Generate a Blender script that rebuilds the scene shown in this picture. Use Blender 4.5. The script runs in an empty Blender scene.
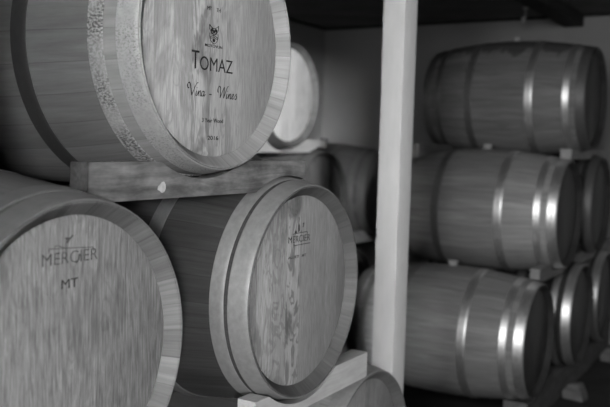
import bpy, bmesh, math, random
from mathutils import Vector, Matrix

# ------------------------------------------------------------------ frame of the room
YAW = 1.0337                                   # direction the barrel heads face
AX = Vector((math.sin(YAW), -math.cos(YAW), 0))   # along a barrel, towards its front head
RX = Vector((math.cos(YAW), math.sin(YAW), 0))    # along a row of barrels, away from the door
EYE = 1.40                                     # camera height over the floor
def W(u, v, z):                                # room coordinates -> world (z over the floor)
    return AX * u + RX * v + Vector((0, 0, z))

C = bpy.context.scene.collection
scene = bpy.context.scene

# ------------------------------------------------------------------ camera
cam_data = bpy.data.cameras.new('camera')
cam = bpy.data.objects.new('camera', cam_data)
C.objects.link(cam)
cx = Vector((0.999613, 0.002045, 0.027749)); cy = Vector((-0.027824, 0.073478, 0.996909)); cz = -Vector((0, 0.997295, -0.073507))
m = Matrix((cx, cy, cz)).transposed().to_4x4()
m.translation = Vector((0, 0, EYE))
cam.matrix_world = m
cam_data.sensor_width = 36
cam_data.lens = 824.613 / 610 * 36
cam_data.clip_start = 0.02
cam_data.dof.use_dof = True
cam_data.dof.focus_distance = 1.95
cam_data.dof.aperture_fstop = 3.2
scene.camera = cam

# ------------------------------------------------------------------ world, daylight, exposure
world = bpy.data.worlds.new('world')
scene.world = world
world.use_nodes = True
bg = world.node_tree.nodes['Background']
bg.inputs[0].default_value = (0.5, 0.5, 0.5, 1)
bg.inputs[1].default_value = 0.06

def area(name, loc, target, sx, sy, energy, spread=180):
    d = bpy.data.lights.new(name, 'AREA')
    d.shape = 'RECTANGLE'; d.size = sx; d.size_y = sy
    d.energy = energy; d.spread = math.radians(spread)
    o = bpy.data.objects.new(name, d)
    C.objects.link(o)
    o.location = loc
    o.rotation_euler = (target - loc).to_track_quat('-Z', 'Z').to_euler()
    return o
# daylight entering by the open doorway around the camera: soft light from straight behind, stronger light from the right
area('doorway_daylight', W(0.1, -2.6, 2.4), W(-1.3, 4.5, 0.9), 1.8, 2.1, 225)
area('outdoor_daylight', W(20.0, -25.0, 4.6), W(-1.8, 2.8, 1.4), 2.8, 2.8, 150, 20)

scene.view_settings.view_transform = 'Standard'
scene.view_settings.look = 'None'
scene.view_settings.gamma = 1
scene.view_settings.use_curve_mapping = False
scene.view_settings.exposure = 0.0

R0, RB, L, N = 0.285, 0.3395, 0.95, 30          # barrel: head radius, bilge radius, length, staves

# ------------------------------------------------------------------ node helpers
class NT:
    def __init__(s, name):
        s.m = bpy.data.materials.new(name); s.m.use_nodes = True
        s.t = s.m.node_tree; s.bsdf = s.t.nodes['Principled BSDF']
        s.bsdf.inputs['Specular IOR Level'].default_value = 0.3
    def n(s, typ, **kw):
        nd = s.t.nodes.new(typ)
        for k, v in kw.items(): setattr(nd, k, v)
        return nd
    def set(s, sock, val):
        if isinstance(val, (int, float)): sock.default_value = val
        elif isinstance(val, tuple): sock.default_value = val
        else: s.t.links.new(val, sock)
    def math(s, op, a, b=None, c=None, clamp=False):
        nd = s.n('ShaderNodeMath', operation=op); nd.use_clamp = clamp
        s.set(nd.inputs[0], a)
        if b is not None: s.set(nd.inputs[1], b)
        if c is not None: s.set(nd.inputs[2], c)
        return nd.outputs[0]
    def xyz(s, x, y, z):
        nd = s.n('ShaderNodeCombineXYZ')
        s.set(nd.inputs[0], x); s.set(nd.inputs[1], y); s.set(nd.inputs[2], z)
        return nd.outputs[0]
    def noise(s, vec, scale=1.0, detail=3.0, rough=0.55, dist=0.0):
        nd = s.n('ShaderNodeTexNoise')
        s.t.links.new(vec, nd.inputs['Vector'])
        nd.inputs['Scale'].default_value = scale; nd.inputs['Detail'].default_value = detail
        nd.inputs['Roughness'].default_value = rough; nd.inputs['Distortion'].default_value = dist
        return nd.outputs[0]
    def white(s, x, seed):
        nd = s.n('ShaderNodeTexWhiteNoise', noise_dimensions='2D')
        s.t.links.new(s.xyz(x, float(seed), 0.0), nd.inputs['Vector'])
        return nd.outputs['Value']
    def ramp(s, x, lo, hi, a=0.0, b=1.0, smooth=False):
        nd = s.n('ShaderNodeMapRange')
        if smooth: nd.interpolation_type = 'SMOOTHSTEP'
        s.set(nd.inputs[0], x)
        for i, v in enumerate((lo, hi, a, b)): s.set(nd.inputs[1 + i], v)
        return nd.outputs[0]
    def gray(s, val):
        s.t.links.new(s.xyz(val, val, val), s.bsdf.inputs['Base Color'])
    def bump(s, h, strength=0.2, dist=0.002):
        nd = s.n('ShaderNodeBump')
        nd.inputs['Strength'].default_value = strength; nd.inputs['Distance'].default_value = dist
        s.t.links.new(h, nd.inputs['Height'])
        s.t.links.new(nd.outputs[0], s.bsdf.inputs['Normal'])
    def uv(s):
        u = s.n('ShaderNodeUVMap', uv_map='UVMap')
        sp = s.n('ShaderNodeSeparateXYZ'); s.t.links.new(u.outputs[0], sp.inputs[0])
        return sp.outputs[0], sp.outputs[1]
    def obj(s):
        u = s.n('ShaderNodeTexCoord'); sp = s.n('ShaderNodeSeparateXYZ')
        s.t.links.new(u.outputs['Object'], sp.inputs[0])
        return u.outputs['Object'], sp.outputs[0], sp.outputs[1], sp.outputs[2]

def stave_mat(name, tone, var=0.35, seed=0, grain=0.25, rough=0.6, front=1.0, front_s=0.09, damp=0.0):
    k = NT(name); u, v = k.uv()
    idx = k.math('FLOOR', u); fr = k.math('FRACT', u)
    w = k.white(idx, seed)
    tone_s = k.math('MULTIPLY_ADD', w, var, 1 - var / 2)
    g1 = k.noise(k.xyz(k.math('MULTIPLY', u, 9.0), k.math('MULTIPLY', v, 5.0), float(seed)), 1.0, 4, 0.6, 0.4)
    g2 = k.noise(k.xyz(k.math('MULTIPLY_ADD', w, 40.0, k.math('MULTIPLY', u, 1.4)), k.math('MULTIPLY', v, 2.2), float(seed) + 5), 1.0, 3, 0.5, 1.5)
    g3 = k.noise(k.xyz(k.math('MULTIPLY', u, 60.0), k.math('MULTIPLY', v, 40.0), 3.0), 1.0, 2, 0.6)
    val = k.math('MULTIPLY', tone_s, k.ramp(g1, 0.25, 0.75, 1 - grain, 1 + grain))
    val = k.math('MULTIPLY', val, k.ramp(g2, 0.3, 0.7, 0.82, 1.15))
    val = k.math('MULTIPLY', val, k.ramp(g3, 0.2, 0.8, 0.92, 1.08))
    ed = k.math('ABSOLUTE', k.math('SUBTRACT', fr, 0.5))
    seam = k.ramp(ed, 0.475, 0.5, 1.0, 0.62)
    if front != 1.0:      # lighter front end: sanded fresh wood, and light painted on barrel D
        fm = k.ramp(k.math('ADD', v, k.math('MULTIPLY', k.math('SUBTRACT', g2, 0.5), 0.02)), -L / 2 + front_s - .004, -L / 2 + front_s + .004, front, 1.0)
        val = k.math('MULTIPLY', val, fm)
    if damp:              # dried wine run over the top of the barrel
        o, ox, oy, oz = k.obj()
        dn = k.noise(k.xyz(k.math('MULTIPLY', oy, 9.0), k.math('MULTIPLY', oz, 4.0), float(seed)), 1.0, 4, 0.6)
        dm = k.ramp(k.math('MULTIPLY_ADD', dn, 0.28, oz), 0.385, 0.405, 1.0, 1.0 - damp)
        val = k.math('MULTIPLY', val, dm)
    val = k.math('MULTIPLY', k.math('MULTIPLY', val, seam), tone)
    k.gray(val)
    k.bsdf.inputs['Roughness'].default_value = rough
    k.bump(k.math('MULTIPLY', seam, k.ramp(g1, 0, 1, 0.9, 1.0)), 0.25, 0.002)
    return k.m

def head_mat(name, tone, boards=0.062, offset=0.0, seed=0, stain=0.4, stain_side=0.0, var=0.25, grain=0.2, stain_lo=0.46, band_w=0.45, edge=(0.12, -0.16)):
    """Upright oak boards with grain, and darker flame stains weighted to one side."""
    k = NT(name); o, x, y, z = k.obj()
    q = k.math('DIVIDE', k.math('ADD', x, offset), boards)
    idx = k.math('FLOOR', q); fr = k.math('FRACT', q)
    w = k.white(idx, seed + 11)
    wob = k.noise(k.xyz(k.math('MULTIPLY', x, 6.0), k.math('MULTIPLY', z, 3.0), k.math('MULTIPLY', w, 30.0)), 1.0, 2, 0.5)
    gx = k.math('MULTIPLY_ADD', wob, 6.0, k.math('MULTIPLY_ADD', x, 260.0, k.math('MULTIPLY', w, 50.0)))
    g1 = k.noise(k.xyz(gx, k.math('MULTIPLY', z, 14.0), float(seed)), 1.0, 4, 0.65)
    g2 = k.noise(k.xyz(k.math('MULTIPLY', x, 420.0), k.math('MULTIPLY', z, 28.0), 2.0), 1.0, 3, 0.65)
    # flame figure: contour bands of a stretched noise field
    fl = k.noise(k.xyz(k.math('MULTIPLY_ADD', w, 20.0, k.math('MULTIPLY', x, 16.0)), k.math('MULTIPLY', z, 5.0), float(seed) + 3), 1.0, 3, 0.55, 0.8)
    band = k.math('SINE', k.math('MULTIPLY', fl, 46.0))
    bandm = k.ramp(band, 0.2, 0.95, 0.0, 1.0, True)
    blot = k.ramp(k.noise(k.xyz(k.math('MULTIPLY_ADD', w, 9.0, k.math('MULTIPLY', x, 9.0)), k.math('MULTIPLY', z, 4.2), float(seed) + 8), 1.0, 4, 0.6, 0.6), stain_lo, stain_lo + 0.12, 0.0, 1.0, True)
    side = k.ramp(x, edge[0], edge[1], 1 - stain_side, 1.0)
    per = k.ramp(k.white(idx, seed + 31), 0.3, 0.7, 0.45, 1.0)
    st = k.math('MULTIPLY', k.math('MULTIPLY', side, per), k.math('MAXIMUM', k.math('MULTIPLY', bandm, band_w), blot))
    val = k.math('MULTIPLY', k.math('MULTIPLY_ADD', w, var, 1 - var / 2), k.ramp(g1, 0.36, 0.64, 1 - grain, 1 + grain))
    val = k.math('MULTIPLY', val, k.ramp(g2, 0.35, 0.65, 0.9, 1.1))
    val = k.math('MULTIPLY', val, k.math('SUBTRACT', 1.0, k.math('MULTIPLY', st, stain)))
    ed = k.math('ABSOLUTE', k.math('SUBTRACT', fr, 0.5))
    val = k.math('MULTIPLY', k.math('MULTIPLY', val, k.ramp(ed, 0.485, 0.5, 1.0, 0.72)), tone)
    k.gray(val)
    k.bsdf.inputs['Roughness'].default_value = 0.62
    k.bump(g1, 0.12, 0.001)
    return k.m

def hoop_mat(name, tone, metallic=0.75, rough=0.42, rust=0.3, seed=0, dark=0.12, rlo=0.52, fine=1.0):
    k = NT(name); u, v = k.uv()
    p = k.xyz(k.math('MULTIPLY', u, 3.0), k.math('MULTIPLY', v, 60.0), float(seed))
    n1 = k.noise(p, 1.0, 4, 0.65)
    n2 = k.noise(k.xyz(k.math('MULTIPLY', u, 9.0 * fine), k.math('MULTIPLY', v, 95.0 * fine), float(seed) + 4), 1.0, 4, 0.7)
    pm = k.ramp(k.noise(k.xyz(k.math('MULTIPLY', u, 0.7), k.math('MULTIPLY', v, 14.0), float(seed) + 9), 1.0, 2, 0.5), 0.42, 0.58, 0.25, 1.0)
    r = k.math('MULTIPLY', k.math('MULTIPLY', k.ramp(n2, rlo, rlo + 0.06), rust), pm)
    base = k.math('MULTIPLY', k.ramp(n1, 0.3, 0.7, 0.85, 1.12), tone)
    mix = k.math('ADD', k.math('MULTIPLY', base, k.math('SUBTRACT', 1.0, r)), k.math('MULTIPLY', r, dark))
    k.gray(mix)
    k.t.links.new(k.math('MULTIPLY', metallic, k.math('SUBTRACT', 1.0, r)), k.bsdf.inputs['Metallic'])
    k.t.links.new(k.math('MULTIPLY_ADD', n1, 0.2, k.math('MULTIPLY_ADD', r, 0.3, rough - 0.1)), k.bsdf.inputs['Roughness'])
    return k.m

def plank_mat(name, tone, seed=0, grain=0.3, blotch=0.3, along='x', end=1.0):
    k = NT(name); o, x, y, z = k.obj()
    if along == 'z': x, z = z, x
    wob = k.noise(k.xyz(k.math('MULTIPLY', x, 4.0), k.math('MULTIPLY', z, 10.0), float(seed)), 1.0, 2, 0.5)
    g1 = k.noise(k.xyz(k.math('MULTIPLY', x, 5.0), k.math('MULTIPLY', y, 110.0), k.math('MULTIPLY_ADD', wob, 5.0, k.math('MULTIPLY', z, 110.0))), 1.0, 4, 0.6)
    b = k.noise(k.xyz(k.math('MULTIPLY', x, 9.0), k.math('MULTIPLY', y, 20.0), k.math('MULTIPLY_ADD', z, 20.0, float(seed))), 1.0, 4, 0.6)
    val = k.math('MULTIPLY', k.ramp(g1, 0.25, 0.75, 1 - grain, 1 + grain), k.ramp(b, 0.35, 0.65, 1 - blotch, 1 + blotch * 0.6))
    if end != 1.0:       # weathered end grain
        val = k.math('MULTIPLY', val, k.ramp(x, .0005, .006, end, 1.0))
    k.gray(k.math('MULTIPLY', val, tone))
    k.bsdf.inputs['Roughness'].default_value = 0.75
    k.bump(g1, 0.2, 0.001)
    return k.m

def plain(name, tone, rough=0.8, var=0.15, scale=8.0, spec=0.2, metallic=0.0):
    k = NT(name); o, x, y, z = k.obj()
    n = k.noise(o, scale, 5, 0.6)
    k.gray(k.math('MULTIPLY', k.ramp(n, 0.3, 0.7, 1 - var, 1 + var), tone))
    k.bsdf.inputs['Roughness'].default_value = rough
    k.bsdf.inputs['Specular IOR Level'].default_value = spec
    k.bsdf.inputs['Metallic'].default_value = metallic
    return k.m

def board_mat(name, tone, width, axis, seed=0, var=0.2, seam=0.6):
    k = NT(name); o, x, y, z = k.obj()
    c = {'x': x, 'y': y, 'z': z}[axis]
    q = k.math('DIVIDE', c, width); idx = k.math('FLOOR', q); fr = k.math('FRACT', q)
    w = k.white(idx, seed)
    n = k.noise(o, 6.0, 5, 0.6)
    ed = k.math('ABSOLUTE', k.math('SUBTRACT', fr, 0.5))
    val = k.math('MULTIPLY', k.math('MULTIPLY_ADD', w, var, 1 - var / 2), k.ramp(n, 0.3, 0.7, 0.85, 1.15))
    k.gray(k.math('MULTIPLY', k.math('MULTIPLY', val, k.ramp(ed, 0.485, 0.5, 1.0, seam)), tone))
    k.bsdf.inputs['Roughness'].default_value = 0.85
    k.bsdf.inputs['Specular IOR Level'].default_value = 0.15
    return k.m

# ------------------------------------------------------------------ object helpers
def link(name, bm, mat, parent=None, sharp=35, smooth=True):
    me = bpy.data.meshes.new(name)
    bmesh.ops.recalc_face_normals(bm, faces=bm.faces[:])
    bm.to_mesh(me); bm.free()
    me.materials.append(mat)
    if smooth:
        for p in me.polygons: p.use_smooth = True
        me.set_sharp_from_angle(angle=math.radians(sharp))
    o = bpy.data.objects.new(name, me)
    C.objects.link(o)
    if parent: o.parent = parent
    return o
def tag(o, label=None, cat=None, group=None, kind=None):
    if label: o['label'] = label
    if cat: o['category'] = cat
    if group: o['group'] = group
    if kind: o['kind'] = kind
    return o
def empty(name, loc, rz):
    o = bpy.data.objects.new(name, None)
    o.empty_display_size = 0.1
    C.objects.link(o); o.location = loc; o.rotation_euler = (0, 0, rz)
    return o
def add_box(bm, x0, x1, y0, y1, z0, z1):
    v = [bm.verts.new((x, y, z)) for x in (x0, x1) for y in (y0, y1) for z in (z0, z1)]
    for f in ((0, 1, 3, 2), (4, 6, 7, 5), (0, 4, 5, 1), (2, 3, 7, 6), (0, 2, 6, 4), (1, 5, 7, 3)):
        bm.faces.new([v[i] for i in f])
def bevel(bm, w, seg=2):
    bmesh.ops.bevel(bm, geom=bm.edges[:], offset=w, segments=seg, affect='EDGES', profile=0.6, clamp_overlap=True)

# ------------------------------------------------------------------ the setting
ZC = EYE + 0.98
def slab(name, pts, z0, z1, mat):
    bm = bmesh.new()
    lo = [bm.verts.new(W(u, v, z0)) for u, v in pts]; hi = [bm.verts.new(W(u, v, z1)) for u, v in pts]
    bm.faces.new(lo); bm.faces.new(hi)
    for i in range(4): bm.faces.new((lo[i], lo[(i + 1) % 4], hi[(i + 1) % 4], hi[i]))
    o = link(name, bm, mat, smooth=False); o['kind'] = 'structure'
    return o
UL, VB = -3.54, 6.2
wall_m = plain('wall_plaster', 0.42, 0.9, 0.07, 3.0)
slab('floor', [(UL - .2, -3.2), (3.4, -3.2), (3.4, VB + .2), (UL - .2, VB + .2)], -0.12, 0.0, plain('dark_concrete', 0.042, 0.8, 0.3, 5.0))
slab('ceiling', [(UL - .2, .35), (3.4, .35), (3.4, VB + .2), (UL - .2, VB + .2)], ZC, ZC + .1, board_mat('ceiling_boards', 0.18, 0.16, 'y', 3, 0.3, 0.7))
slab('wall_left', [(UL - .12, .35), (UL, .35), (UL, VB), (UL - .12, VB)], 0, ZC, wall_m)
slab('wall_back', [(UL - .12, VB), (3.4, VB), (3.4, VB + .12), (UL - .12, VB + .12)], 0, ZC, wall_m)
slab('wall_front_blocker', [(UL - .12, .28), (-.835, .28), (-.835, .42), (UL - .12, .42)], 0, ZC, wall_m)  # added out of view; its edge cuts light off the TOMAZ barrel's side
slab('wall_right_blocker', [(1.0, .28), (3.4, .28), (3.4, .42), (1.0, .42)], 0, ZC, wall_m)  # unseen wall added to keep light off the far right barrel heads
slab('trim_1', [(UL, VB - .012), (3.4, VB - .012), (3.4, VB), (UL, VB)], ZC - .02, ZC, plain('dark_batten', 0.03))  # thin dark strip along the top of the wall
slab('trim_2', [(UL, .42), (UL + .012, .42), (UL + .012, VB - .012), (UL, VB - .012)], ZC - .02, ZC, plain('dark_batten', 0.03))

# ------------------------------------------------------------------ barrels
def rad(s): return R0 + (RB - R0) * (1 - (2 * s - 1) ** 2)
NEAR = [(0.004, 0.059), (0.070, 0.110), (0.292, 0.338)]
HOOPS = [(0.004, 0.056), (0.088, 0.126), (0.292, 0.338)]

def revolve(bm, prof, seg=96, closed=False, du=N):
    uvl = bm.loops.layers.uv.get('UVMap') or bm.loops.layers.uv.new('UVMap')
    rings = []
    for (y, r) in prof:
        rings.append([bm.verts.new((r * math.cos(2 * math.pi * i / seg), y, r * math.sin(2 * math.pi * i / seg))) for i in range(seg)])
    n = len(prof)
    for j in range(n if closed else n - 1):
        a, b = rings[j], rings[(j + 1) % n]
        for i in range(seg):
            k = (i + 1) % seg
            f = bm.faces.new((a[i], a[k], b[k], b[i]))
            for lp, (uu, pj) in zip(f.loops, ((i, j), (i + 1, j), (i + 1, (j + 1) % n), (i, (j + 1) % n))):
                lp[uvl].uv = (uu / seg * du, prof[pj][0])
    return rings
def cap(bm, ring):
    c = bm.verts.new((0, ring[0].co.y, 0))
    for i in range(len(ring)): bm.faces.new((ring[i], ring[(i + 1) % len(ring)], c))

REC = 0.028
def body_bm():
    bm = bmesh.new(); h = L / 2
    prof = [(-h + .003, R0 - .006), (-h + .003, R0)]
    prof += [(-h + s * L, rad(s)) for s in [i / 40 for i in range(1, 40)]]
    prof += [(h - .003, R0), (h, .2835), (h - .001, .2805), (h - .006, .2775), (h - REC, .2585), (h - .05, .255)]
    revolve(bm, prof)
    return bm
def chime_bm():
    bm = bmesh.new(); h = L / 2
    revolve(bm, [(-h + .05, .255), (-h + REC, .2585), (-h + .006, .2775), (-h + .001, .2805), (-h, .2835), (-h + .003, R0), (-h + .003, R0 - .006), (-h + .05, .262)], closed=True)
    return bm
def head_bm(front=True):
    bm = bmesh.new(); h = L / 2; s = -1 if front else 1
    y0 = s * (h - REC)
    rings = revolve(bm, [(y0, .254), (y0 - s * .003, .2586), (y0 - s * .02, .2586)])
    cap(bm, rings[0]); cap(bm, rings[-1])
    return bm
def hoop_bm(s0, s1, rivet=2.9, t=.0026):
    bm = bmesh.new(); h = L / 2
    ss = [s0 + (s1 - s0) * i / 4 for i in range(5)]
    outer = [(-h + s * L, rad(s) + t) for s in ss]
    inner = [(-h + s * L, rad(s) - .002) for s in reversed(ss)]
    e = .0012
    outer[0] = (outer[0][0], outer[0][1] - e); outer[-1] = (outer[-1][0], outer[-1][1] - e)
    outer.insert(1, (outer[0][0] + .002, rad(s0) + t)); outer.insert(-1, (outer[-1][0] - .002, rad(s1) + t))
    revolve(bm, outer + inner, closed=True)
    # the lap of the hoop and its two rivets
    sm = (s0 + s1) / 2
    for da in (-.028, .028):
        an = rivet + da
        for dz in (0,):
            r = rad(sm) + t
            M = Matrix.Translation((r * math.cos(an), -h + sm * L, r * math.sin(an))) @ Matrix.Rotation(-an, 4, 'Y')
            bmesh.ops.create_uvsphere(bm, u_segments=8, v_segments=6, radius=1, matrix=M @ Matrix.Diagonal((.002, .0045, .0045, 1)))
    return bm
def bung_bm():
    bm = bmesh.new(); seg = 20
    prof = [(-.01, .022), (.012, .026), (.024, .028), (.028, .024), (.0285, .004)]
    rings = [[bm.verts.new((r * math.cos(2 * math.pi * i / seg), r * math.sin(2 * math.pi * i / seg), RB + z)) for i in range(seg)] for z, r in prof]
    for a, b in zip(rings, rings[1:]):
        for i in range(seg): bm.faces.new((a[i], a[(i + 1) % seg], b[(i + 1) % seg], b[i]))
    bm.faces.new(rings[0]); bm.faces.new(rings[-1])
    return bm

bung_m = plain('silicone_bung', 0.45, 0.5, 0.05)
def barrel(u, v, z, dyaw, label, group, body, head, hoops, chime=None, bands=None, back=None, roll=0.0, rivet=(-1.2, -1.4, -1.3), bung_mat=None):
    """u, v, z: centre of the front rim in room coordinates (z relative to the eye)."""
    yaw = YAW + dyaw
    c = W(u, v, z + EYE) - Vector((math.sin(yaw), -math.cos(yaw), 0)) * (L / 2)
    root = empty('wine_barrel', (c.x, c.y, c.z - RB), yaw)
    tag(root, label, 'barrel', group)
    def put(name, bm, mat, par=root):
        o = link(name, bm, mat, par)
        if par is root: o.location = (0, 0, RB)
        return o
    b = put('staves', body_bm(), body)
    put('chime', chime_bm(), chime or body)
    hd = put('head', head_bm(True), head)
    put('head', head_bm(False), back or head)
    for i, (s0, s1) in enumerate(bands or HOOPS):
        mt = hoops[i] if isinstance(hoops, (list, tuple)) else hoops
        o = put('hoop', hoop_bm(s0, s1, rivet[i]), mt)
        put('hoop', hoop_bm(1 - s1, 1 - s0, rivet[i]), hoops[-1] if isinstance(hoops, (list, tuple)) else hoops)
    o = put('bung', bung_bm(), bung_mat or bung_m)
    return root, hd

# materials of the front stack
galv = hoop_mat('weathered_galvanised_hoop', 0.235, 0.35, 0.5, 0.25, 1, 0.2, 0.6)
speck = hoop_mat('speckled_galvanised_hoop', 0.35, 0.3, 0.5, 0.65, 2, 0.08, 0.52, 1.9)
speck2 = hoop_mat('rust_speckled_hoop', 0.36, 0.4, 0.5, 0.9, 6, 0.06, 0.47, 1.6)
black = hoop_mat('blackened_hoop', 0.035, 0.2, 0.55, 0.4, 3, 0.09, 0.6)
dull = hoop_mat('dull_grey_hoop', 0.16, 0.4, 0.5, 0.4, 4)
shiny = hoop_mat('bright_zinc_hoop', 0.66, 0.85, 0.42, 0.25, 5, 0.15, 0.58)
tarn = hoop_mat('tarnished_zinc_hoop', 0.25, 0.6, 0.5, 0.4, 7, 0.1)

s_new = stave_mat('pale_oak_staves', 0.12, 0.22, 1, 0.12, front=1.75, front_s=.092)
s_mid = stave_mat('weathered_oak_staves', 0.17, 0.4, 2, 0.2)
s_dark = stave_mat('shade_dark_oak_staves', 0.042, 0.4, 3, 0.3)  # dark tone carries the shade that barrel B casts on barrel C
s_d = stave_mat('painted_shade_oak_staves', 0.05, 0.3, 15, 0.2, front=4.0, front_s=.2)  # barrel D: shaded body and lit front end put into the colour
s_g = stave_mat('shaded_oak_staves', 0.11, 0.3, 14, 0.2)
s_r1 = stave_mat('brown_oak_staves', 0.25, 0.25, 4, 0.25, 0.5, damp=.5)
s_r2 = stave_mat('smooth_oak_staves', 0.28, 0.25, 5, 0.25, 0.45, front=1.3, front_s=.3)
s_r3 = stave_mat('scuffed_oak_staves', 0.29, 0.25, 6, 0.25, 0.5)
h_a = head_mat('pale_stained_oak_head', 0.41, 0.064, 0.02, 1, 0.72, 0.8, 0.16, 0.16, 0.44, 0.6, (0.1, -0.08))
h_b = head_mat('grained_oak_head', 0.275, 0.075, 0.01, 2, 0.35, 0.2, 0.2, 0.38, 0.52, 0.6, (0.2, -0.2))
h_c = head_mat('swirl_stained_oak_head', 0.255, 0.07, 0.005, 5, 0.65, 0.9, 0.25, 0.2, 0.48, 0.75, (0.0, -0.012))
h_e = head_mat('clean_pale_oak_head', 0.88, 0.07, 0.0, 7, 0.15, 0.2, 0.1, 0.1)
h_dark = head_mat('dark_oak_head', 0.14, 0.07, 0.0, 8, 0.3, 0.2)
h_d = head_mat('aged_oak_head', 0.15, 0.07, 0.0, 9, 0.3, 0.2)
c_a = stave_mat('pale_chime_end_grain', 0.23, 0.3, 21, 0.15)
c_b = stave_mat('grey_chime_end_grain', 0.13, 0.45, 22, 0.2)
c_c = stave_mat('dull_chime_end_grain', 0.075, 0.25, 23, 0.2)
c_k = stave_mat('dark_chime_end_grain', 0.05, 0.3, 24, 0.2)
b_dark = plain('shade_dark_bung', 0.05, 0.6)  # darker copy of the bung colour, holding the shade around barrel G

LG = 'barrels of the near stack'; RG = 'barrels of the far right stack'; BG = 'barrels of the rear stack by the left wall'
bA, hA = barrel(-1.1374, 1.5357, .2199, .0015, 'large pale barrel lettered TOMAZ Vina - Wines on its head, top of near stack', LG, s_new, h_a, [speck, speck2, black, dull], c_a)
bB, hB = barrel(-1.0851, 1.0561, -.3991, .0121, 'barrel head marked MERCIER over MT, lower left corner of the view', LG, s_mid, h_b, [galv, galv, dull, dull], c_b, NEAR)
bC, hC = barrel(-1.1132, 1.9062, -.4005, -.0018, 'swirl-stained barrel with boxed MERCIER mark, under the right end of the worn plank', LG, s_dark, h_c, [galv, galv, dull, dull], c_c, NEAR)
bD, hD = barrel(-1.1284, 2.3580, -1.0193, -.0019, 'barrel showing only its curved top, at bottom centre before the post', LG, s_d, h_d, galv, c_c)
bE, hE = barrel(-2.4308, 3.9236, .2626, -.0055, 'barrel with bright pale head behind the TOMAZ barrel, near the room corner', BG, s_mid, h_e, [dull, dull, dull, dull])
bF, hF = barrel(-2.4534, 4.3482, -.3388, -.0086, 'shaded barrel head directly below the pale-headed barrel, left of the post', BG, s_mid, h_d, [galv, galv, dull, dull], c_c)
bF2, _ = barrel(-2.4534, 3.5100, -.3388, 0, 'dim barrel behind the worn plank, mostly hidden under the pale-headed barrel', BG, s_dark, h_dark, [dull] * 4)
bG, hG = barrel(-2.4637, 5.1822, -.3352, .0114, 'dark barrel with shade-darkened bung seen side-on, touching left edge of the post', BG, s_g, h_dark, [dull] * 4, c_k, bung_mat=b_dark)
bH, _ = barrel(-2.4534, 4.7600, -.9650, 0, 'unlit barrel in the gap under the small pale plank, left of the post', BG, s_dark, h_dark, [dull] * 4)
b1, _ = barrel(-1.0099, 4.9138, .2970, -.0064, 'topmost barrel of the far right stack, under the ceiling beam', RG, s_r1, h_dark, [dull, shiny, shiny, tarn], c_k, rivet=(3.1, 3.1, 3.0))
b2, _ = barrel(-1.0376, 4.5422, -.3454, -.0013, 'middle-row barrel with three bright hoops right of the post, below the topmost one', RG, s_r2, h_dark, [shiny, shiny, shiny, tarn], c_k, rivet=(3.12, 3.1, 3.0))
b3, _ = barrel(-1.0603, 4.1277, -.9637, .0012, 'bottom-row barrel of the far right stack nearest the post', RG, s_r3, h_dark, [shiny, shiny, shiny, tarn], c_k, rivet=(2.6, 2.5, 3.0))
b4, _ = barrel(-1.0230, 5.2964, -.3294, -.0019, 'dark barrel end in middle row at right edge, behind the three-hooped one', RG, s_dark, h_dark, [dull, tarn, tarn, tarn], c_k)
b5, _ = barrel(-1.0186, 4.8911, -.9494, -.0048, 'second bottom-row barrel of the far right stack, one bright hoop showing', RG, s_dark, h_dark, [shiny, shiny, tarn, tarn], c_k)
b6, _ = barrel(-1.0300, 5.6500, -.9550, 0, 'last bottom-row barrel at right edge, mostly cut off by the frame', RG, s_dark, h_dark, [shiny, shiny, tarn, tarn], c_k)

# ------------------------------------------------------------------ lettering and marks on the heads
ink = plain('black_ink', 0.018, 0.8, 0.1)
burn = plain('burnt_mark', 0.1, 0.9, 0.25, 60.0)
burn2 = plain('dark_burnt_mark', 0.05, 0.9, 0.25, 60.0)
YF = -L / 2 + REC - .0006
def text_mesh(body, x0, x1, z0, h, shear=0.0, off=0.0):
    """The built-in font as a flat mesh, scaled to run x0..x1 with capital height h, standing on z0."""
    cu = bpy.data.curves.new('txt', 'FONT'); cu.body = body; cu.shear = shear; cu.offset = off; cu.resolution_u = 4
    ob = bpy.data.objects.new('txt', cu); C.objects.link(ob)
    dg = bpy.context.evaluated_depsgraph_get(); dg.update()
    me = bpy.data.meshes.new_from_object(ob.evaluated_get(dg))
    C.objects.unlink(ob); bpy.data.objects.remove(ob)
    xs = [v.co.x for v in me.vertices]; ys = [v.co.y for v in me.vertices]
    sx = (x1 - x0) / (max(xs) - min(xs)); sz = h / (max(ys) - max(min(ys), 0) if min(ys) > -.1 else max(ys))
    bm = bmesh.new(); bm.from_mesh(me); bpy.data.meshes.remove(me)
    mx = min(xs)
    for v in bm.verts: v.co = Vector((x0 + (v.co.x - mx) * sx, YF, z0 + v.co.y * sz))
    return bm
def join(*bms):
    out = bmesh.new()
    for b in bms:
        me = bpy.data.meshes.new('t'); b.to_mesh(me); b.free(); out.from_mesh(me); bpy.data.meshes.remove(me)
    return out
def smooth_pts(p, n=6):
    out = []
    for i in range(len(p) - 1):
        a = Vector(p[max(i - 1, 0)]); b = Vector(p[i]); c = Vector(p[i + 1]); d = Vector(p[min(i + 2, len(p) - 1)])
        for k in range(n):
            t = k / n
            out.append(0.5 * ((2 * b) + (c - a) * t + (2 * a - 5 * b + 4 * c - d) * t * t + (3 * b - a - 3 * c + d) * t ** 3))
    out.append(Vector(p[-1]))
    return out
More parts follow.
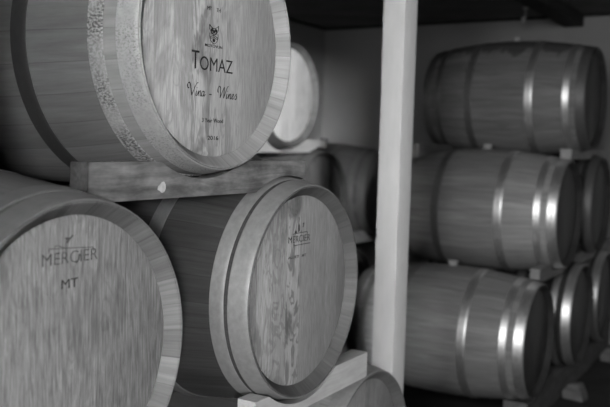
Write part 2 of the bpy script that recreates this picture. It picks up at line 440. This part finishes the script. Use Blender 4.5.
def ribbon(bm, pts, w0, w1, scale=.001, org=(0, 0), curve=True, pen=0.7):
    """A flat pen stroke: thin along the pen angle, thick across it."""
    p = smooth_pts(pts) if curve else [Vector(q) for q in pts]
    pd = Vector((math.cos(pen), math.sin(pen)))
    prev = None
    for i, q in enumerate(p):
        d = (p[min(i + 1, len(p) - 1)] - p[max(i - 1, 0)])
        d = d.normalized() if d.length > 1e-9 else Vector((1, 0))
        n = Vector((-d.y, d.x))
        w = w0 + (w1 - w0) * abs(d.x * pd.y - d.y * pd.x)
        pr = [bm.verts.new((org[0] + (q.x + s * n.x * w / 2) * scale, YF, org[1] + (q.y + s * n.y * w / 2) * scale)) for s in (-1, 1)]
        if prev: bm.faces.new((prev[0], pr[0], pr[1], prev[1]))
        prev = pr
def mark(name, bm, head, mat, label=None):
    bmesh.ops.recalc_face_normals(bm, faces=bm.faces[:])
    # give the ink a hair of body so that it is not a bare sheet
    r = bmesh.ops.extrude_face_region(bm, geom=bm.faces[:])
    for v in [g for g in r['geom'] if isinstance(g, bmesh.types.BMVert)]: v.co.y += .0005
    o = link(name, bm, mat, head, smooth=False)
    if label: o['label'] = label
    return o

# the TOMAZ head
mark('lettering', join(text_mesh('MT', -.0335, -.0165, .0735, .0085), text_mesh('TH', .0015, .0155, .0735, .0085)), hA, ink, 'small black letters MT TH')
mark('lettering', join(text_mesh('T', -.0865, -.0595, -.0622, .0405, off=-.004), text_mesh('OMAZ', -.0565, .0680, -.0622, .0305, off=-.004)), hA, ink, 'black lettering TOMAZ')
bm = bmesh.new()
S = [  # "Vina - Wines" as pen strokes, millimetres on the baseline
    [(-100, 15), (-104, 17), (-105, 23), (-101, 27.5), (-96.5, 26), (-94, 19), (-92, 9), (-90, 0)],
    [(-90, 0), (-85, 8), (-79, 19), (-73, 27), (-67, 29.5)],
    [(-73, 11), (-75, 4), (-74.5, 0.3), (-71, 1.5), (-68, 6)], [(-71.5, 17), (-70.6, 18.4)],
    [(-68, 6), (-65, 11.5), (-65.5, 6), (-67, 0)], [(-66.5, 3), (-62, 10), (-58.5, 11.5), (-58, 8.5), (-60, 2), (-58.5, 0), (-55, 3)],
    [(-46, 10), (-50, 11.5), (-54, 7), (-54, 1.2), (-51, .2), (-47, 5), (-45.3, 11.5)], [(-45.3, 11.5), (-47, 4), (-46, 0.2), (-43, 2), (-41, 5)],
    [(-27, 5.6), (-17.5, 5.6)],
    [(7, 12), (5.5, 18), (8.5, 25), (13, 26.5), (16.5, 23), (16, 12), (15, 0)], [(15, 0), (20, 9), (26, 19), (31, 26)], [(31, 26), (30, 14), (28.5, 0)], [(28.5, 0), (33, 9), (39, 20), (44, 27.5), (47, 28.5)],
    [(42, 11), (40, 4), (40.5, .3), (44, 1.5), (47, 6)], [(44, 17), (44.8, 18.4)],
    [(47, 6), (50, 11.5), (49.5, 6), (48, 0)], [(48.5, 3), (53, 10), (56.5, 11.5), (57, 8.5), (55, 2), (56.5, 0), (60, 3)],
    [(60, 3), (65, 6), (68, 9.5), (66.5, 11.7), (63, 9.5), (61.5, 4), (63, .5), (67, 1), (71, 5)],
    [(71, 5), (76, 10), (79, 13), (79, 9), (80.5, 4), (79, .5), (75.5, .3), (74, 2.5)]]
for grp, lab in ((S[:9], 'black script lettering Vina'), (S[9:10], 'black script dash'), (S[10:], 'black script lettering Wines')):
    bm = bmesh.new()
    for st in grp: ribbon(bm, st, 0.9, 3.0, org=(.006, -.1215))
    mark('lettering', bm, hA, ink, lab)
mark('lettering', text_mesh('3 Year Wood', -.0455, .0345, -.1795, .0095, off=.004), hA, ink, 'small black lettering 3 Year Wood')
mark('lettering', text_mesh('2016', -.0235, .0165, -.2195, .0095, off=.004), hA, ink, 'small black lettering 2016')
mark('lettering', text_mesh('MOTOVUN', -.0395, .0255, -.0085, .0062, off=.006), hA, ink, 'tiny black lettering under the crest')
bm = bmesh.new()   # the crest: peaked top corners, dark mantling, shield with a small charge
for st in ([(-24, 42), (-23.5, 30)], [(-24, 42), (-16, 36.5), (-7, 34.5), (2, 37), (10, 42)], [(10, 42), (9.5, 30)],
           [(-22, 24), (-23, 16), (-20, 8), (-13, 2), (-7, -.5)], [(8, 24), (9, 16), (6, 8), (-1, 2), (-7, -.5)],
           [(-22, 14), (-14, 17), (-7, 19), (0, 17), (8, 14)], [(-22, 12), (-14, 12), (-7, 15), (0, 12), (8, 12)], [(-7, 22), (-7, 15)],
           [(-17, 30), (-17, 24), (-10, 22), (-4, 22), (3, 24), (3, 30)]):
    ribbon(bm, st, 1.0, 1.9)
def blob(bm, pts, sc=.001):
    vs = [bm.verts.new((x * sc, YF, z * sc)) for x, z in pts]; bm.faces.new(vs)
blob(bm, [(-21, 27), (-19, 32), (-14, 35), (-10, 33), (-11, 29), (-15, 26)])
blob(bm, [(7, 27), (5, 32), (0, 35), (-4, 33), (-3, 29), (1, 26)])
blob(bm, [(-10, 24), (-12, 29), (-7, 32), (-2, 29), (-4, 24)])
blob(bm, [(-18, 25), (-14, 26), (-11, 22), (-15, 20)]); blob(bm, [(4, 25), (0, 26), (-3, 22), (1, 20)])
blob(bm, [(-11, 5), (-12, 9), (-9, 12), (-5, 12), (-2, 9), (-3, 5), (-7, 3)])
mark('crest', bm, hA, ink, 'small black crest above the lettering')

# the MERCIER / MT head
mark('lettering', text_mesh('MERCIER', -.0715, .0615, .1715, .0215, off=-.014), hB, burn, 'burnt lettering MERCIER')
mark('lettering', text_mesh('MT', -.0270, .0125, .1265, .0165, off=-.006), hB, burn2, 'burnt lettering MT')
bm = bmesh.new()
ribbon(bm, [(-57, 201.5), (-20, 199.5), (10, 198), (51, 195)], 1.2, 1.6, curve=False)
ribbon(bm, [(-56, 201), (-57, 194)], 1.2, 1.6, curve=False); ribbon(bm, [(51, 195), (52, 188)], 1.2, 1.6, curve=False)
ribbon(bm, [(-44, 203), (-38, 206), (-28, 203), (-20, 200)], 1.0, 1.6)
ribbon(bm, [(-14, 208), (-9, 215), (-3, 219), (-1, 222)], 2.5, 6.0); ribbon(bm, [(-18, 217), (-9, 216)], 2.0, 4.0, curve=False)
ribbon(bm, [(-14, 216), (-16, 209)], 1.5, 2.5, curve=False)
ribbon(bm, [(8, 170), (14, 176), (16, 186)], 2.0, 4.0)
mark('brand_mark', bm, hB, burn, 'faint burnt line and peak over the name')

# the boxed MERCIER head
mark('lettering', text_mesh('MERCIER', -.0700, .0420, .1335, .0180, off=-.006), hC, burn2, 'burnt lettering MERCIER')
mark('lettering', join(text_mesh('ALLIER', -.0690, -.0130, .0915, .0075, off=.002), text_mesh('MT', .0010, .0235, .0915, .0075, off=.002)), hC, burn, 'faint small lettering under the box')
bm = bmesh.new()
for st in ([(-47, 157), (-10, 158.5), (26, 158.5)], [(-47, 157), (-45, 150)], [(26, 158.5), (27, 153)], [(-41, 125.5), (0, 126), (43, 126)], [(-41, 125.5), (-42, 131)]):
    ribbon(bm, st, 1.6, 2.2, curve=False)
ribbon(bm, [(-19.5, 160), (-19.5, 178), (-18.8, 201)], 2.0, 3.0, curve=False)
blob(bm, [(-22.5, 162), (-22.5, 180), (-19, 184), (-14.5, 180), (-13, 162)])
blob(bm, [(-40, 159), (-38, 165), (-30, 166), (-28, 159)])
ribbon(bm, [(3, 172), (5, 178), (4, 184)], 2.0, 3.5); ribbon(bm, [(6, 178), (9, 184)], 1.5, 2.5)
ribbon(bm, [(-8, 159), (-6, 164)], 1.8, 2.5)
mark('brand_mark', bm, hC, burn2, 'burnt box and tower around the name')
bm = bmesh.new()
ribbon(bm, [(-41, 214), (-38, 219.5), (-32, 220), (-29, 214), (-32, 208), (-38, 208.5), (-41, 214)], 0.9, 1.3)
mark('ring_stamp', bm, hC, burn, 'small faint ring above the mark')

# ------------------------------------------------------------------ racking planks cut to the barrels
CEN = {'A': (1.5357, .2199), 'B': (1.0561, -.3991), 'C': (1.9062, -.4005), 'D': (2.3580, -1.0193), 'E': (3.9236, .2626), 'F': (4.3482, -.3388),
       'F2': (3.51, -.3388), 'G': (5.1822, -.3352), 'H': (4.76, -.965), 'R1': (4.9138, .297), 'R2': (4.5422, -.3454), 'R3': (4.1277, -.9637), 'R4': (5.2964, -.3294), 'R5': (4.8911, -.9494), 'R6': (5.65, -.955)}
def plank(name, label, cat, v0, v1, uf, thick, z0, z1, above, below, mat, uhead, group=None, spot=None, rr=None):
    """A timber along the row: front face at u = uf, hollows cut where barrels lie on it and under it."""
    rr = rr or rad(min(.5, max(.0, (uhead - uf + thick) / L))) + .0045
    n = 90
    root = empty(name, W(uf - thick / 2, v0, z0 + EYE), YAW) if spot else None
    pts_t, pts_b = [], []
    rng = random.Random(len(label))
    for i in range(n + 1):
        v = v0 + (v1 - v0) * i / n
        t, b = z1, z0
        for k in above:
            vc, zc = CEN[k]
            if abs(v - vc) < rr: t = min(t, zc - math.sqrt(rr * rr - (v - vc) ** 2))
        for k in below:
            vc, zc = CEN[k]
            if abs(v - vc) < rr: b = max(b, zc + math.sqrt(rr * rr - (v - vc) ** 2))
        b = max(z0, min(b, t - .008))
        pts_t.append((v - v0, t - z0)); pts_b.append((v - v0, b - z0))
    bm = bmesh.new(); h = thick / 2
    ft = [bm.verts.new((x, -h, z)) for x, z in pts_t]; fb = [bm.verts.new((x, -h, z)) for x, z in pts_b]
    bt = [bm.verts.new((x, h, z)) for x, z in pts_t]; bb = [bm.verts.new((x, h, z)) for x, z in pts_b]
    for i in range(n):
        bm.faces.new((fb[i], fb[i + 1], ft[i + 1], ft[i])); bm.faces.new((bb[i], bt[i], bt[i + 1], bb[i + 1]))
        bm.faces.new((ft[i], ft[i + 1], bt[i + 1], bt[i])); bm.faces.new((fb[i], bb[i], bb[i + 1], fb[i + 1]))
    bm.faces.new((fb[0], ft[0], bt[0], bb[0])); bm.faces.new((fb[n], bb[n], bt[n], ft[n]))
    ed = [e for e in bm.edges if len(e.link_faces) == 2 and e.calc_face_angle(0) > 0.9]
    bmesh.ops.bevel(bm, geom=ed, offset=.0025, segments=2, affect='EDGES', clamp_overlap=True)
    if spot:
        o = link('timber', bm, mat, root)
        tag(root, label, cat, group)
        return root
    o = link(name, bm, mat)
    o.location = W(uf - thick / 2, v0, z0 + EYE); o.rotation_euler = (0, 0, YAW)
    return tag(o, label, cat, group)

p_worn = plank_mat('worn_grey_timber', 0.17, 1, 0.4, 0.5, end=0.4)
p_back = plank_mat('pale_clean_timber', 0.62, 12, 0.1, 0.1)
p_pale = plank_mat('pale_planed_timber', 0.37, 2, 0.12, 0.12)
p_end = plank_mat('fresh_sawn_timber', 0.42, 8, 0.15, 0.15)
p_mid = plank_mat('sawn_timber', 0.3, 3, 0.2, 0.2)
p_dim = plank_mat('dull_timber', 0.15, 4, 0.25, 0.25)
PG = 'racking planks between the barrel rows'
pa = plank('racking_plank', 'worn dark plank with a pale chip, under the TOMAZ barrel', 'plank', 1.165, 1.993, -1.19, .048, -.131, -.050, ['A'], ['B', 'C'], p_worn, -1.1374, PG, spot=True)
bm = bmesh.new()
cen = (1.385, -.106)
for k in range(1):
    pts = [(0.0, .012), (.007, .0125), (.012, .006), (.0125, -.004), (.007, -.0105), (0.0, -.012), (-.006, -.008), (-.0135, -.005), (-.012, .003), (-.006, .006)]
    f = bm.faces.new([bm.verts.new((x + cen[0] - 1.165, -.0247, z + cen[1] + .131)) for x, z in pts])
    r = bmesh.ops.extrude_face_region(bm, geom=[f])
    for v in [g for g in r['geom'] if isinstance(g, bmesh.types.BMVert)]: v.co.y += .0008
link('chip_mark', bm, plain('pale_chipped_wood', 0.48, 0.8, 0.2, 90.0), pa, smooth=False)['label'] = 'pale chipped spot'
plank('racking_plank', 'pale planed plank under the swirl-stained barrel, its square end near the post', 'plank', 1.672, 2.291, -1.122, .055, -.7265, -.648, ['C'], ['D'], p_pale, -1.1132, PG)
plank('racking_plank', 'pale plank carrying the pale-headed barrel at the back', 'plank', 3.44, 4.400, -2.482, .08, -.058, .021, ['E'], ['F', 'F2'], p_back, -2.4308, PG)
plank('racking_plank', 'small stretch of plank between the near stack and the post, under the side-on dark barrel', 'plank', 4.34, 5.32, -2.50, .08, -.662, -.580, ['F', 'G'], ['H'], p_mid, -2.4534, PG)
plank('racking_plank', 'plank with pale end under the topmost right barrel, its front end', 'plank', 4.655, 5.62, -1.075, .06, -.052, .006, ['R1'], ['R2', 'R4'], p_end, -1.0376, PG)
plank('racking_plank', 'plank with pale square end between middle and bottom rows at right', 'plank', 4.195, 6.1, -1.095, .05, -.684, -.611, ['R2', 'R4'], ['R3', 'R5', 'R6'], p_mid, -1.0603, PG)
# floor timbers
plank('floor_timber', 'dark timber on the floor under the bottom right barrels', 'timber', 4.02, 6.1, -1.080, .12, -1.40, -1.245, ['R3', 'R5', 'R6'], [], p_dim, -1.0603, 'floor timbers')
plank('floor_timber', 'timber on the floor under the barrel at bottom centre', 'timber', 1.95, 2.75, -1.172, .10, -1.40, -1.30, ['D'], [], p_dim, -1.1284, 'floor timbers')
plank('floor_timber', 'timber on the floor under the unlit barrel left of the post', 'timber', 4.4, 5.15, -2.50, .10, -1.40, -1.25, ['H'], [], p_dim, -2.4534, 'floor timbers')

plank('racking_plank', 'rear plank under the topmost right barrel, its pale end beside the post', 'plank', 4.30, 5.6, -1.83, .08, -.065, .012, ['R1'], ['R2', 'R4'], p_mid, -1.0376, PG, rr=rad(.14) + .0045)

# ------------------------------------------------------------------ post
root = empty('support_post', W(-1.449, 3.0, 0), YAW)
bm = bmesh.new()
add_box(bm, 0, .119, -.0945, 0, 0, ZC)
bevel(bm, .004, 2)
o = link('post', bm, plank_mat('pale_post_timber', 0.43, 7, 0.05, 0.04, 'z'), root)
bpy.data.objects.remove(root)
o.name = 'support_post'; o.location = W(-1.449, 3.0, 0); o.rotation_euler = (0, 0, YAW)
tag(o, 'pale square wooden post from floor to ceiling between the two stacks', 'post')

# ------------------------------------------------------------------ ceiling beam and hook
bm = bmesh.new()
add_box(bm, 0, VB - .012 - .9, -.068, .068, 0, ZC - (EYE + .89)); bevel(bm, .004, 1)
o = link('ceiling_beam', bm, plank_mat('black_beam_timber', 0.03, 9))
o.location = W(-1.457, .9, EYE + .89); o.rotation_euler = (0, 0, YAW)
tag(o, 'dark beam along the ceiling above the topmost right barrel', 'beam')

root = empty('ceiling_hook', W(-1.69, 5.76, ZC), YAW)
tag(root, 'small metal hook hanging from the ceiling above the topmost right barrel', 'hook')
hm = plain('hook_metal', 0.6, 0.4, 0.1, 20, 0.5, 0.2)
bm = bmesh.new()
bmesh.ops.create_cone(bm, cap_ends=True, segments=16, radius1=.014, radius2=.022, depth=.014, matrix=Matrix.Translation((0, 0, -.007)))
link('mount', bm, hm, root)
def tube(bm, pts, r, seg=8):
    prev = None
    for i, p in enumerate(pts):
        p = Vector(p); d = (Vector(pts[min(i + 1, len(pts) - 1)]) - Vector(pts[max(i - 1, 0)])).normalized()
        q = d.to_track_quat('Z', 'Y')
        ring = [bm.verts.new(p + q @ Vector((r * math.cos(2 * math.pi * k / seg), r * math.sin(2 * math.pi * k / seg), 0))) for k in range(seg)]
        if prev:
            for k in range(seg): bm.faces.new((prev[k], prev[(k + 1) % seg], ring[(k + 1) % seg], ring[k]))
        else: bm.faces.new(ring)
        prev = ring
    bm.faces.new(prev)
bm = bmesh.new()
tube(bm, [(0, 0, -.01), (0, 0, -.05), (-.003, 0, -.075), (-.012, 0, -.092), (-.026, 0, -.105), (-.04, 0, -.108), (-.05, 0, -.1), (-.052, 0, -.088)], .0055)
link('shank', bm, hm, root)
bm = bmesh.new()
bmesh.ops.create_uvsphere(bm, u_segments=12, v_segments=8, radius=.012, matrix=Matrix.Translation((-.052, 0, -.085)))
link('tip', bm, hm, root)

# ------------------------------------------------------------------ chocks on the floor
def chock(u, v, s, label, rz):
    bm = bmesh.new()
    prof = [(-.07, 0), (.07, 0), (.075, .05), (.03, .105), (-.03, .11), (-.06, .05)]
    a = [bm.verts.new((x * s, -.05 * s, z * s)) for x, z in prof]; b = [bm.verts.new((x * s, .05 * s, z * s)) for x, z in prof]
    bm.faces.new(a); bm.faces.new(b)
    for i in range(len(prof)): bm.faces.new((a[i], a[(i + 1) % 6], b[(i + 1) % 6], b[i]))
    bevel(bm, .004, 1)
    o = link('wooden_chock', bm, p_dim)
    o.location = W(u, v, 0); o.rotation_euler = (0, 0, YAW + rz)
    return tag(o, label, 'chock', 'chocks on the floor')
chock(-1.0, 4.72, .85, 'angular wood chock on the floor before the bottom right timber, nearer of the two', 1.4)
chock(-.99, 5.72, .9, 'chock on the floor at right edge, farther along the dark timber', 1.5)
